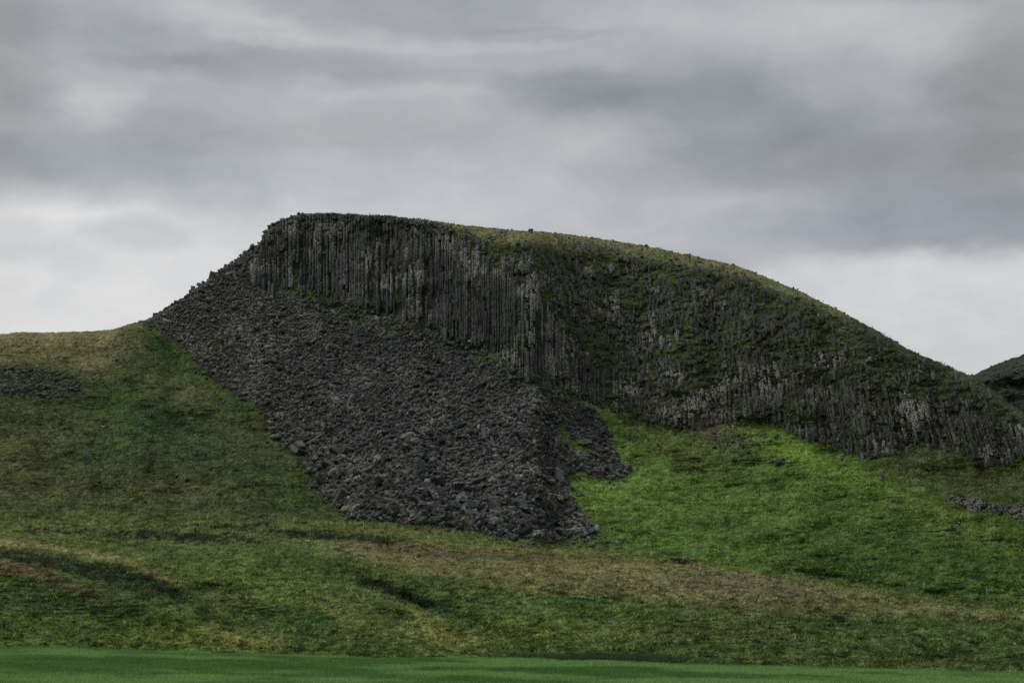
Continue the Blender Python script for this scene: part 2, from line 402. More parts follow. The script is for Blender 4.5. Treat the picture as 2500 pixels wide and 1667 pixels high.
# lower hummocks
paint(poly([(-1400, 1400), (0, 1370), (250, 1390), (420, 1420), (560, 1500), (-1400, 1490)], 14), (66, 82, 36), .8)
paint(ell(100, 1395, 200, 18), (52, 66, 40), .7)
paint(ell(440, 1460, 120, 26), (88, 98, 38), .8)
paint(ell(560, 1480, 90, 12), (92, 98, 40), .8)
paint(ell(580, 1330, 180, 34, 0.1), (74, 90, 38), .8)
paint(ell(800, 1420, 150, 40, 0.2), (76, 84, 40), .8)
paint(ell(1000, 1430, 90, 9, 0.5), (90, 94, 44), .9)
paint(ell(1060, 1470, 100, 12, 0), (94, 98, 46), .8)
paint(poly([(930, 1415), (980, 1428), (1065, 1470), (1080, 1482), (1040, 1484), (985, 1462), (945, 1430)], 4), (88, 90, 44), .9)
paint(poly([(470, 1430), (530, 1452), (575, 1474), (600, 1462), (590, 1486), (540, 1488), (490, 1460)], 5), (86, 90, 42), .8)
paint(poly([(-60, 1249), (80, 1252), (200, 1268), (310, 1297), (420, 1345), (415, 1352), (300, 1305), (190, 1276), (80, 1262), (-60, 1262)], 3), (104, 96, 64), .8)
paint(ell(1260, 1450, 180, 32, 0.05), (78, 92, 38), .8)
paint(ell(1000, 1400, 60, 18, 0.3), (46, 66, 38), .8)
paint(ell(700, 1440, 60, 22), (42, 72, 34), .6)
paint(ell(1330, 1395, 160, 16), (62, 86, 36), .8)
paint(ell(1800, 1400, 300, 16, 0.05), (74, 76, 46), .8)
paint(ell(1650, 1450, 260, 20, 0), (78, 84, 44), .7)
paint(ell(2050, 1460, 300, 40, 0), (60, 76, 38), .7)
paint(ell(520, 1390, 60, 14), (82, 80, 44), .6)
# plateau turf, scree under the face, rock zones
paint(poly(RIGHTFACE, 8), (50, 58, 38))
paint(ell(1500, 900, 220, 60, 0.3), (62, 64, 50), .7)
paint(ell(1600, 980, 110, 30, 0.35), (76, 70, 56), .85)
paint(ell(1150, 640, 90, 50, 0.5), (50, 52, 42), .6)
paint(ell(1300, 620, 240, 40, 0.2), (52, 64, 34), .8)
paint(ell(2000, 830, 200, 30, 0.45), (54, 58, 42), .7)
paint(plat, (84, 84, 56), .85)
paint(poly([(1950, 700), (2235, 850), (2500, 1020), (2500, 1080), (2230, 905), (1950, 770)], 8), (50, 56, 42), .9)
paint(poly([(880, 480), (900, 497), (1060, 527), (1060, 500), (960, 480)], 3), (98, 94, 60), .9)
paint(poly([(690, 482), (700, 493), (880, 497), (880, 480)], 2), (94, 92, 58), .9)
paint(poly(CLIFF, 6), (34, 40, 34))
paint(poly(LOWCOL, 6), (42, 46, 34))
paint(poly(DENSE2, 8), (42, 46, 34))
paint(poly([(640, 660), (800, 690), (1000, 750), (1200, 865), (1300, 905), (1300, 930), (1190, 880), (1080, 822), (960, 790), (860, 772), (740, 700)], 7), (48, 58, 38))
paint(ell(900, 745, 110, 24, 0.3), (58, 62, 46), .7)
paint(ell(1230, 870, 60, 24, 0.6), (52, 66, 52), .6)
paint(mTal, (30, 31, 31))
paint(mStrip, (30, 32, 33)); paint(poly(OUTCROP, 12), (42, 50, 40), .9)

APRON = poly([(1330, 1100), (1345, 935), (1500, 975), (1780, 965), (1990, 1055), (2500, 1070), (2500, 1380), (1600, 1280), (1330, 1230)], 20)
def groundcol(u, v, x, d, z):
    """colour of the cover at a viewing direction, broken up by patches and painted fine shade in ground coordinates"""
    a = (fbm(x / 3.1, d / 2.4, 4, 61, 0.6) - 0.5); b = (fbm(x / 3.4, d / 2.2, 4, 62, 0.6) - 0.5)
    uu = u + a * 34; vv = v + b * 14
    c = np.stack([samp(colm[..., i], uu, vv) for i in range(3)], -1)
    p1 = fbm(x / 11, d / 7, 3, 63) - 0.5
    p2 = fbm(x / 1.5, d / 0.9, 3, 64, 0.65) - 0.5
    p3 = sm(fbm(x / 2.4, d / 1.4, 4, 65, 0.6), 0.56, 0.70)     # heath and bare earth flecks
    p4 = sm(fbm(x / 4.0, d / 2.5, 3, 66, 0.6), 0.55, 0.72)     # straw flecks
    p5 = fbm(x / 0.7, d / 0.5, 2, 67) - 0.5
    p6 = fbm(x / 2.6, z / 0.34, 3, 68, .6) - 0.5               # terracettes along the contours, their light and dark painted in
    p7 = fbm(x / 0.9, z / 0.16, 2, 69) - 0.5
    nst = 1 - .85 * samp(mCliff, u, v); p6 = p6 * nst; p7 = p7 * nst
    calm = 1 - .3 * samp(APRON, u, v); rip = 1 + .7 * sm(v, 1370, 1450)
    p3 = p3 * calm; p2 = p2 * calm
    c = c * np.clip(1 + 0.4 * p1 + 1.0 * p2 + 0.6 * p5 + calm * rip * (1.0 * p6 + 0.9 * p7), .22, 3)[..., None]
    drk = (calm * sm(p6 + p2 * .6, .10, .22))[..., None]; c = c * (1 - .4 * drk) + lin((33, 42, 34)) * .4 * drk  # dark flecks painted in for the micro-shadows of the tussocks
    c = c * (1 - 0.42 * p3)[..., None] + 0.42 * p3[..., None] * lin((37, 46, 37)) * GAIN * 0.7
    st = np.stack([c[..., 0] * 1.24, c[..., 1] * 1.18, c[..., 2] * 1.05], -1)
    c = c * (1 - 0.4 * p4[..., None]) + st * 0.4 * p4[..., None]
    lum = (c @ np.array([.25, .65, .1]))[..., None]
    return np.clip((c * 0.86 + lum * 0.14) * np.array([1.02, 1.02, 0.95]), 0.004, 1)

CG = groundcol(UU, VV, X, np.where(steep > 0.5, Z * 1.6, D), Z)
# turf crowns / dark earth on the faces
mossy = sm(shelf, -0.02, 0.14)
fcol = lin((60, 70, 42)) * GAIN
CG = CG * (1 - (0.45 * mossy * Fc * (1 - Pl))[..., None]) + fcol * (0.45 * mossy * Fc * (1 - Pl))[..., None] * (0.6 + 0.8 * fbm(X / 5, Z / 3, 3, 71))[..., None]
green_l = sm(fbm(X / 4, Z / 1.6, 3, 72), 0.6, 0.7) * C_ * .7
CG = CG * (1 - 0.7 * green_l[..., None]) + lin((56, 80, 34)) * GAIN * 0.7 * green_l[..., None]

# ------------------------------------------------------------------ mesh helpers
def mesh_np(name, co, faces, mat, col=None, smooth=False, attrs=None):
    """faces: (n,3) or (n,4) int array or a list of such arrays"""
    fl = faces if isinstance(faces, list) else [faces]
    me = bpy.data.meshes.new(name)
    co = np.ascontiguousarray(co, np.float32)
    me.vertices.add(len(co)); me.vertices.foreach_set('co', co.ravel())
    nl = sum(f.size for f in fl); nf = sum(len(f) for f in fl)
    me.loops.add(nl); me.polygons.add(nf)
    me.loops.foreach_set('vertex_index', np.concatenate([f.ravel() for f in fl]).astype(np.int32))
    tot = np.concatenate([np.full(len(f), f.shape[1], np.int32) for f in fl])
    st = np.concatenate([[0], np.cumsum(tot)[:-1]]).astype(np.int32)
    me.polygons.foreach_set('loop_start', st)
    me.polygons.foreach_set('loop_total', tot)
    if smooth: me.polygons.foreach_set('use_smooth', np.ones(nf, bool))
    if col is not None:
        a = me.attributes.new('col', 'FLOAT_COLOR', 'POINT')
        c4 = np.ones((len(co), 4), np.float32); c4[:, :col.shape[1]] = col
        a.data.foreach_set('color', c4.ravel())
    me.update(calc_edges=True)
    if mat: me.materials.append(mat)
    return me
def link(name, me, parent=None, **props):
    o = bpy.data.objects.new(name, me); COL.objects.link(o)
    if parent: o.parent = parent
    for k_, v_ in props.items(): o[k_] = v_
    return o
def gridf(nr, nc):
    i = np.arange(nr * nc).reshape(nr, nc)
    return np.stack([i[:-1, :-1], i[:-1, 1:], i[1:, 1:], i[1:, :-1]], -1).reshape(-1, 4)

# ------------------------------------------------------------------ materials
def new_mat(name):
    m = bpy.data.materials.new(name); m.use_nodes = True
    m.node_tree.nodes.clear(); return m, NT(m.node_tree)
def finish(N, colr, rough=0.9, bump=None, bs=0.5, bd=0.1, spec=0.2):
    b = N.n('ShaderNodeBsdfPrincipled'); o = N.n('ShaderNodeOutputMaterial')
    N.put(b.inputs['Base Color'], colr); N.put(b.inputs['Roughness'], rough)
    b.inputs['Specular IOR Level'].default_value = spec
    if bump is not None:
        bn = N.n('ShaderNodeBump'); bn.inputs['Strength'].default_value = bs; bn.inputs['Distance'].default_value = bd
        N.put(bn.inputs['Height'], bump); N.t.links.new(bn.outputs[0], b.inputs['Normal'])
    N.t.links.new(b.outputs[0], o.inputs[0])
def turf_mat():
    m, N = new_mat('turf')
    at = N.n('ShaderNodeAttribute', attribute_name='col')
    g = N.n('ShaderNodeNewGeometry').outputs['Position']
    n1 = N.noise(g, 1.7, 5, 0.65); n2 = N.noise(g, 6.0, 3, 0.6)
    f = N.math('ADD', N.ramp(n1, 0.3, 0.7, 0.55, 1.35, 'LINEAR'), N.ramp(n2, 0.3, 0.7, -0.25, 0.25, 'LINEAR'))
    c = N.mixc(1.0, at.outputs['Color'], N.comb(f, f, f), 'MULTIPLY')
    finish(N, c, 0.95, N.math('ADD', n1, N.math('MULTIPLY', n2, 0.3)), 0.9, 0.35, 0.05)
    return m
def grass_mat():
    m, N = new_mat('grass_blades')
    at = N.n('ShaderNodeAttribute', attribute_name='col')
    b = N.n('ShaderNodeBsdfDiffuse'); t = N.n('ShaderNodeBsdfTranslucent'); mxs = N.n('ShaderNodeMixShader')
    N.put(b.inputs[0], at.outputs['Color']); N.put(t.inputs[0], at.outputs['Color']); mxs.inputs[0].default_value = 0.35
    o = N.n('ShaderNodeOutputMaterial')
    N.t.links.new(b.outputs[0], mxs.inputs[1]); N.t.links.new(t.outputs[0], mxs.inputs[2]); N.t.links.new(mxs.outputs[0], o.inputs[0])
    return m
def rock_mat(name, src, stretch=(1, 1, 1), licol=(158, 154, 148)):
    m, N = new_mat(name)
    if src == 'attr':
        at = N.n('ShaderNodeAttribute', attribute_name='col')
        g = N.n('ShaderNodeNewGeometry').outputs['Position']
    else:
        at = N.n('ShaderNodeObjectInfo')
        tc = N.n('ShaderNodeTexCoord')
        g = N.vmath('ADD', tc.outputs['Object'], at.outputs['Location'])
    gs = N.vmath('MULTIPLY', g, stretch)
    n1 = N.noise(gs, 1.3, 5, 0.65); n2 = N.noise(g, 4.5, 3, 0.6); n3 = N.noise(gs, 4.4, 2, 0.6)
    f = N.math('ADD', N.ramp(n1, 0.3, 0.7, 0.4, 1.6, 'LINEAR'), N.ramp(n2, 0.3, 0.7, -0.3, 0.3, 'LINEAR'))
    f = N.math('MAXIMUM', f, 0.15)
    c = N.mixc(1.0, at.outputs['Color'], N.comb(f, f, f), 'MULTIPLY')
    # crusts of pale lichen where the patch value allows it
    thr = N.math('MULTIPLY_ADD', at.outputs['Alpha'], -0.24, 0.70)
    li = N.ramp(N.math('SUBTRACT', n3, thr), 0.0, 0.05, 0.0, 1.0)
    li = N.math('MULTIPLY', li, N.ramp(n2, 0.35, 0.6, 0.2, 1.0))
    lc = tuple(lin(licol)) + (1,)
    c = N.mixc(N.math('MULTIPLY', li, 0.85), c, lc)
    finish(N, c, 0.75, N.math('ADD', n1, N.math('MULTIPLY', n2, 0.4)), 1.0, 0.35, 0.35)
    return m
M_TURF = turf_mat(); M_GRASS = grass_mat()
M_ROCK = rock_mat('basalt_rubble', 'attr'); M_COLM = rock_mat('basalt_columns', 'attr', (1.0, 1.0, 0.55))
M_BLD = rock_mat('basalt_boulder', 'object')

# ------------------------------------------------------------------ hill sheet, carried on behind its skyline
back = np.cumsum([1.0, 2, 4, 7, 12, 18, 26, 36, 50, 70])
ts = tz[-1]; xs, ys, zs = [X], [Y], [Z]
cb = [CG]
for b_ in back:
    dd_ = D[-1] + b_
    z_ = np.maximum(Z[-1] + (ts - 0.03) * b_ - b_ * b_ * 0.0035, -3)
    xs.append((dd_ * tx[-1])[None]); ys.append(dd_[None]); zs.append(z_[None]); cb.append(CG[-1][None])
HX, HY, HZ = np.vstack(xs), np.vstack(ys), np.vstack(zs); HC = np.vstack(cb)
hill = link('hill', mesh_np('hill', np.stack([HX, HY, HZ], -1).reshape(-1, 3), gridf(*HX.shape), M_TURF, HC.reshape(-1, 3), True),
            kind='structure')

# far hill at the right edge
Uf = np.arange(2180, 3900, 5.0); FS = curve([(2000, 1000), (2150, 905), (2230, 866), (2262, 848), (2300, 832), (2352, 814), (2450, 790), (2600, 765), (2900, 760), (3300, 820), (3700, 930)])
nf = 230; qf = np.linspace(0, 1, nf)
fS = FS(Uf) + (fbm(Uf / 14, Uf * 0, 3, 14) - 0.5) * 7
fV = 1420 + (fS - 1420)[None, :] * qf[:, None]; fU = np.repeat(Uf[None], nf, 0)
fx, fz = ray(fU, fV)
fE = 0.05 + 0.75 * sm((fV - fS[None]) / 60, 0, 1)
fl = np.vstack([np.zeros((1, len(Uf))), np.cumsum(np.diff(fz, axis=0) / (0.5 * (fE[1:] + fE[:-1])), axis=0)])
fD = 600 * np.exp(fl) * (1 + (fbm(fU / 120, fV / 60, 3, 15) - 0.5) * 0.02)
FX, FY, FZ = fD * fx, fD.copy(), CAMZ + fD * fz
hum = (fbm(FX / 3, FZ / 1.6, 4, 16, 0.6) - 0.5)
FY -= ((fbm(FX / 1.3, FZ / .9, 2, 19) - .5) * 2.4 + hum * 3.5) * sm(1 - qf, 0, 0.05)[:, None]
fc = lin((38, 45, 34)) * GAIN * .8 * (0.6 + 0.8 * fbm(FX / 5, FZ / 3, 4, 17))[..., None]
fk = sm(hum, 0.0, 0.1)[..., None]; fc = fc * (1 - 0.7 * fk) + lin((46, 50, 44)) * GAIN * 0.6 * fk; fc = fc * (.35 + 1.3 * fbm(FX / 1.4, FZ / .8, 3, 18))[..., None]
bx_, by_, bz_, bc_ = [FX], [FY], [FZ], [fc]
for b_ in back:
    d_ = fD[-1] + b_
    bx_.append((d_ * fx[-1])[None]); by_.append(d_[None]); bz_.append(np.maximum(FZ[-1] + (fz[-1] - 0.03) * b_ - b_ * b_ * 0.0035, -3)[None]); bc_.append(fc[-1][None])
FXX = np.vstack(bx_)
link('hills', mesh_np('hills', np.stack([FXX, np.vstack(by_), np.vstack(bz_)], -1).reshape(-1, 3), gridf(*FXX.shape), M_TURF, np.vstack(bc_).reshape(-1, 3), True), kind='structure')

# field in front
Ufi = U[::2]
dn = np.concatenate([np.linspace(0.02, 0.66, 30), np.linspace(0.665, 1.0, 150)])
fd = DEDGE(Ufi)[None] * dn[:, None]
ftx, ftz = ray(Ufi, EDGE(Ufi))
zE = CAMZ + DEDGE(Ufi) * ftz
zmid = np.interp(Ufi, [-1300, 0, 2500, 3900], [0.7, 0.4, -0.3, -0.6])
fz_ = np.where(dn[:, None] < 0.7, zmid[None] * (dn[:, None] / 0.7) ** 2, zmid[None] + (zE - zmid)[None] * ((dn[:, None] - 0.7) / 0.3) ** 1.3)
fX = fd * ftx[None]
wave = (fbm(fX / 14, fd / 12, 3, 81) - 0.5)
fz_ = fz_ + wave * 0.5 * np.clip((1 - dn) * 30, 0, 1)[:, None]
def fieldcol(x, d):
    a = fbm(x / 22 + d / 60, d / 16, 4, 82, 0.55); b2 = fbm(x / 6, d / 5, 3, 83)
    c = lin((60, 88, 46)) * (1 - sm(a, .40, .60))[..., None] + lin((90, 114, 66)) * sm(a, .40, .60)[..., None]
    w_ = sm(b2, .45, .75)[..., None]
    c = (c * (1 - .3 * w_) + lin((90, 112, 58)) * .3 * w_) * GAIN * np.array([.93, .95, 1.0])
    return c
link('field', mesh_np('field', np.stack([fX, fd, fz_], -1).reshape(-1, 3), gridf(*fX.shape), M_TURF, fieldcol(fX, fd).reshape(-1, 3) * 0.6, True), kind='structure')
gs_ = np.linspace(-9000, 9000, 41); gx_, gy_ = np.meshgrid(gs_, gs_)
gm, GN = new_mat('moor')
gn = GN.noise(GN.n('ShaderNodeNewGeometry').outputs['Position'], 0.05, 6, 0.6)
finish(GN, GN.mixc(gn, tuple(lin((52, 66, 36)) * GAIN) + (1,), tuple(lin((84, 92, 54)) * GAIN) + (1,)), 0.95)
link('ground', mesh_np('ground', np.stack([gx_, gy_, np.full_like(gx_, -3.5)], -1).reshape(-1, 3), gridf(41, 41), gm), kind='structure')

# ------------------------------------------------------------------ picking places on the hill
Pos = np.stack([X, Y, Z], -1)
def at(u, v):
    """world point of the hill sheet seen in direction (u, v)"""
    u = np.asarray(u, float); v = np.asarray(v, float)
    j = np.interp(u, U, np.arange(len(U)))
    s_ = np.interp(u, U, Sk); e_ = np.interp(u, U, Ed)
    i = np.clip((v - e_) / (s_ - e_), 0, 1) * (NQ - 1)
    i0 = np.clip(i.astype(int), 0, NQ - 2); j0 = np.clip(j.astype(int), 0, len(U) - 2)
    a = (i - i0)[..., None]; b = (j - j0)[..., None]
    return (Pos[i0, j0] * (1 - b) + Pos[i0, j0 + 1] * b) * (1 - a) + (Pos[i0 + 1, j0] * (1 - b) + Pos[i0 + 1, j0 + 1] * b) * a

# ------------------------------------------------------------------ basalt columns
class Acc:
    def __init__(s): s.v = []; s.f4 = []; s.f3 = []; s.c = []; s.n = 0
    def add(s, v, f4=None, f3=None, c=None):
        if f4 is not None: s.f4.append(f4 + s.n)
        if f3 is not None: s.f3.append(f3 + s.n)
        s.v.append(v); s.c.append(c); s.n += len(v)
    def mesh(s, name, mat):
        fs = []
        if s.f4: fs.append(np.concatenate(s.f4))
        if s.f3: fs.append(np.concatenate(s.f3))
        return mesh_np(name, np.concatenate(s.v), fs, mat, np.concatenate(s.c))
def lean_of(u): return np.interp(u, [1450, 1900, 2200, 2600], [0.0, 0.12, 0.24, 0.32])
segs = []          # u, v, length, lean, row, kind, offset, radius, tone, lichen
def s1(m, u, v): return float(samp(m, np.array([u]), np.array([v]))[0])
for row in range(2):
    u0 = 560.0 + 3 * row
    while u0 < 2760:
        u0 += 5.9 * random.uniform(0.75, 1.3) * (1.25 if u0 < 900 and random.random() < .4 else 1)
        ln = float(lean_of(u0)); v = float(SKY(np.array(u0))) + random.uniform(1, 9)
        off, rad, tone, run = 0, 1, random.random(), 0
        for _ in range(220):
            uc = u0 + ln * (v - 900)
            if v > 1180: break
            s_top = float(SKY(np.array(uc)))
            if v < s_top + 1: v += 4; continue
            wob = (fbm(np.array([uc / 30.0]), np.array([v / 22.0]), 3, 79)[0] - .5) * 50
            c_ = s1(mCliff, uc + wob, v + 6 + wob * .5); f_ = s1(mFace, uc, v + 6 + wob * .4); dn_ = s1(mDense, uc + wob, v + 8)
            cl = fbm(np.array([uc / 60.0]), np.array([v / 34.0]), 3, 77)[0]
            tall = 0
            if c_ > 0.5:
                tall = sm(np.array([(v - s_top)]), 10, 70)[0] if uc < 1500 else .7
                keep = 0.98 if row == 0 else 0.3
                if fbm(np.array([uc / 45.0]), np.array([v / 13.0]), 3, 78)[0] > 0.62 and v > s_top + 50: keep *= 0.3
            elif dn_ > 0.5 and f_ > 0.4:
                keep = (0.28 + 0.5 * sm(np.array([cl]), .42, .56)[0]) * (.5 if row else 1); tall = .5
            elif f_ > 0.5:
                keep = 0.16 + 0.34 * sm(np.array([cl]), .42, .6)[0]
                if v < s_top + 60 and uc > 1100: keep *= 0.4
            else: keep = 0
            if run <= 0:      # a new length of column begins
                run = random.lognormvariate(math.log(6.5 + (52 if c_ > .5 else 24) * tall), .7)
                off = random.uniform(-.05, .28) + (.22 if row else 0) + (random.uniform(0, .4) if tall < .3 else 0)
                rad = random.uniform(.85, 1.15) if tall > .6 else random.uniform(.7, 1.5)
                tone = random.random(); skip = random.random() > keep
                off += (fbm(np.array([uc / 17.0]), np.array([v / 120.0]), 3, 85)[0] - .5) * (2.6 if c_ > .5 else 1.0)
            L = min(random.lognormvariate(math.log(5.5 + 9 * tall), .45), run + 3); L = min(max(L, 4), 40)
            if not skip and keep > 0: segs.append((uc, v, L, ln, row, c_ > .5, off + random.gauss(0, .08), rad * random.uniform(.88, 1.1), tone))
            v += L; run -= L
            if run <= 0 and tall < .3: v += random.uniform(0, 9)
print('segments', len(segs))
accs = {'main': Acc(), 'face': Acc(), 'right': Acc()}
SG = np.array([g_[:6] for g_ in segs], float)
CAM = np.array([0, 0, CAMZ])
P1 = at(SG[:, 0], SG[:, 1]); P2 = at(SG[:, 0] + SG[:, 3] * SG[:, 2], SG[:, 1] + SG[:, 2])
lichen_zone = fbm(SG[:, 0] / 70, SG[:, 1] / 45, 3, 90)
lz2 = vnoise(SG[:, 0] / 9, SG[:, 1] / 30, 91); tz2 = fbm(SG[:, 0] / 26, SG[:, 1] / 60, 3, 92)
for i, (uc, v, L, ln, row, ismain, out, rad, tone) in enumerate(segs):
    g = np.random.default_rng(i + 5)
    q1, q2 = P1[i], P2[i]
    d = q2[1]; r = 0.5 * 7.8 * d / F * rad
    dtop = (.35 * q1[1] + .65 * q2[1]) if ismain else (.25 * q1[1] + .75 * q2[1])
    dtop = min(dtop, q2[1] + 1.6)
    p1 = CAM + (q1 - CAM) * ((dtop - out) / q1[1]); p2 = CAM + (q2 - CAM) * ((q2[1] - out) / q2[1])
    h = max(p1[2] - p2[2], .2)
    p2 = p2 - (p1 - p2) * (0.25 / h)
    n = int(g.choice((5, 6, 6, 7))); a0 = tone * 40
    ang = a0 + (np.arange(n) + g.uniform(-0.22, 0.22, n)) * 2 * math.pi / n
    rr_ = r * g.uniform(0.86, 1.14, n)
    ring = np.stack([np.cos(ang) * rr_, np.sin(ang) * rr_, np.zeros(n)], -1)
    tilt = g.uniform(-0.4, 0.4, 2)
    if not ismain: p1 = p1 + np.array([g.normal(0, .12), 0, 0]) * h; tilt = tilt * 1.8
    topz = (ring[:, 0] * tilt[0] + ring[:, 1] * tilt[1] - 0.2 * ring[:, 1])[:, None] * np.array([0, 0, 1.0])
    up = np.array([0, 0, 1.0])
    vs = np.concatenate([p2 + ring, p1 + ring + topz - up * r * .22, p1 + ring * .8 + topz * .8, [p1 + topz.mean(0)]])
    k_ = np.arange(n); k2 = (k_ + 1) % n
    f4 = np.concatenate([np.stack([k_, k2, k2 + n, k_ + n], -1), np.stack([k_ + n, k2 + n, k2 + 2 * n, k_ + 2 * n], -1)])
    f3 = np.stack([k_ + 2 * n, k2 + 2 * n, np.full(n, 3 * n)], -1)
    t = (tone * 7.3) % 1
    base = lin((50, 57, 60)) * (1 - t) + lin((62, 65, 63)) * t
    if uc > 1750: base = base * 0.8 + 0.2 * lin((82, 78, 68))
    if (tone * 13.7) % 1 < (.2 if ismain else .42): base = lin((54, 63, 44))
    base = base * g.uniform(.65, 1.3) * (.38 + .62 * ((tone * 29.1) % 1)) * (.15 + 1.4 * float(tz2[i]))
    if uc > 1250 and v > 880 and g.random() < .35: base = base * 1.5
    la = float(np.clip((lichen_zone[i] - .42) * (2.8 if ismain or tone > .5 or v > 900 else 1.2) + (lz2[i] - .5) * .9, 0, 1))
    c = np.empty((len(vs), 4)); c[:, :3] = base; c[:, 3] = la
    key = 'main' if ismain and uc < 1420 else ('right' if uc > 1780 and v > 850 else 'face')
    accs[key].add(vs, f4, f3, c)
for key, lab in (('main', 'tall dark cliff of upright basalt columns at the left end of the hilltop'),
                 ('face', 'broken basalt column stubs poking out of the steep green turf face in the middle'),
                 ('right', 'leaning basalt columns low on the right flank above the grass slope')):
    link('cliff', accs[key].mesh('cliff', M_COLM), kind='structure', label=lab)

# ------------------------------------------------------------------ boulders
import bmesh
def hull(kind, seed):
    r = random.Random(seed); bm = bmesh.new()
    if kind == 'column':      # a fallen length of column
        n = r.choice((5, 6, 6)); L = r.uniform(1.3, 2.2)
        for s_ in (-1, 1):
            for k_ in range(n):
                a = k_ * 6.283 / n + r.uniform(-.15, .15)
                bm.verts.new((s_ * L * .5 + r.uniform(-.15, .15), math.cos(a) * .5 * r.uniform(.85, 1.1), math.sin(a) * .5 * r.uniform(.85, 1.1)))
    else:
        n = r.choice((4, 4, 5, 5, 6))
        for s_ in (-1, 1):
            for k_ in range(n):
                a = k_ * 6.283 / n + r.uniform(-.35, .35); q = r.uniform(.42, .72)
                bm.verts.new((s_ * r.uniform(.35, .85), math.cos(a) * q, math.sin(a) * q * r.uniform(.6, 1)))
        for _ in range(r.choice((0, 1, 1, 2))):
            v_ = Vector((r.gauss(0, 1), r.gauss(0, 1), r.gauss(0, 1))).normalized()
            bm.verts.new((v_.x * .62, v_.y * .66, v_.z * .5))
    h = bmesh.ops.convex_hull(bm, input=bm.verts)
    junk = [g for g in h['geom_interior'] + h['geom_unused'] if isinstance(g, bmesh.types.BMVert)]
    bmesh.ops.delete(bm, geom=list(set(junk)), context='VERTS')
    bmesh.ops.triangulate(bm, faces=bm.faces[:])
    bm.normal_update()
    me = bpy.data.meshes.new('boulder_' + kind); bm.to_mesh(me); bm.free()
    me.materials.append(M_BLD)
    return me
HM = [hull('block', s_) for s_ in range(26)] + [hull('column', 100 + s_) for s_ in range(8)]
HV = []; HF = []
for me in HM:
    v_ = np.empty(len(me.vertices) * 3, np.float32); me.vertices.foreach_get('co', v_); HV.append(v_.reshape(-1, 3))
    f_ = np.empty(len(me.polygons) * 3, np.int32); me.polygons.foreach_get('vertices', f_); HF.append(f_.reshape(-1, 3))
def rotm(n, flat=0.55):
    g = RNG
    yaw = g.uniform(0, 6.283, n); p_ = g.normal(0, flat, n); r_ = g.uniform(0, 6.283, n)
    cz, sz, cy, sy, cx, sx = np.cos(yaw), np.sin(yaw), np.cos(p_), np.sin(p_), np.cos(r_), np.sin(r_)
    R = np.empty((n, 3, 3))
    R[:, 0, 0] = cz * cy; R[:, 0, 1] = cz * sy * sx - sz * cx; R[:, 0, 2] = cz * sy * cx + sz * sx
    R[:, 1, 0] = sz * cy; R[:, 1, 1] = sz * sy * sx + cz * cx; R[:, 1, 2] = sz * sy * cx - cz * sx
    R[:, 2, 0] = -sy; R[:, 2, 1] = cy * sx; R[:, 2, 2] = cy * cx
    return R
def scatter(mask, step, u0, u1, v0, v1, thr=0.5, jit=0.5):
    a = np.arange(u0, u1, step); b = np.arange(v0, v1, step * 0.8)
    u, v = np.meshgrid(a, b); u = u.ravel() + RNG.uniform(-jit, jit, u.size) * step; v = v.ravel() + RNG.uniform(-jit, jit, v.size) * step
    m = samp(mask, u + (fbm(u / 22, v / 22, 2, 34) - .5) * 26, v + (fbm(u / 22, v / 22, 2, 36) - .5) * 18) + (vnoise(u / 14, v / 10, 33) - .5) * 0.5
    k_ = (m > thr) & (v > np.interp(u, U, Sk) - 1); return u[k_], v[k_]
def ellv(u, v, cx, cy, rx, ry): return np.exp(-(((u - cx * K) / rx) ** 2 + ((v - cy * K) / ry) ** 2))
# the scree proper: big stones over a fill of small ones
u1, v1 = scatter(mTal, 6.0, 330, 1560, 580, 1330)
s1_ = np.minimum(np.exp(RNG.normal(math.log(0.62), 0.44, len(u1))), 2.0) * (0.85 + 0.35 * sm(v1, 900, 1250))
u2, v2 = scatter(mTal, 4.2, 330, 1560, 580, 1330, 0.45)
s2 = RNG.uniform(0.35, 0.62, len(u2))
u3, v3 = scatter(mStrip, 5.0, 2290, 2660, 1190, 1310); s3 = np.exp(RNG.normal(math.log(0.6), 0.3, len(u3)))
u4, v4 = scatter(mOut, 8.0, -80, 240, 880, 1000, 0.55); s4 = np.exp(RNG.normal(math.log(0.7), 0.35, len(u4)))
# loose stones on the faces, the slope under them and on the grass
def sprinkle(n, mask, smin, smax, pw_=2.5, u0=-60, u1=2560, v0=560, v1=1450):
    u = RNG.uniform(u0, u1, n); v = RNG.uniform(v0, v1, n)
    k_ = (RNG.random(n) < samp(mask, u, v)) & (v > np.interp(u, U, Sk) + 2) & (v < EDGE(u) - 5)
    u, v = u[k_], v[k_]; return u, v, smin + (smax - smin) * RNG.random(len(u)) ** pw_
lowtop = poly([(1500, 940), (1620, 930), (1700, 975), (1740, 1040), (1650, 1030), (1560, 1000), (1480, 985)], 10)
gmask = np.clip(0.05 * (1 - mTal) * (1 - mFace) * (1 - mCliff) * poly([(-200, 780), (330, 770), (760, 1180), (0, 1150)], 40) + 0.5 * lowtop + 0.42 * poly(RIGHTFACE, 6) * (1 - plat) + 0.3 * plat
                + 0.25 * poly([(1060, 560), (1300, 560), (1350, 640), (1150, 640)], 15) + 0.75 * poly([(640, 660), (1000, 750), (1300, 905), (1080, 822), (740, 700)], 7), 0, 1)
u5, v5, s5 = sprinkle(44000, gmask, 0.22, 0.9)
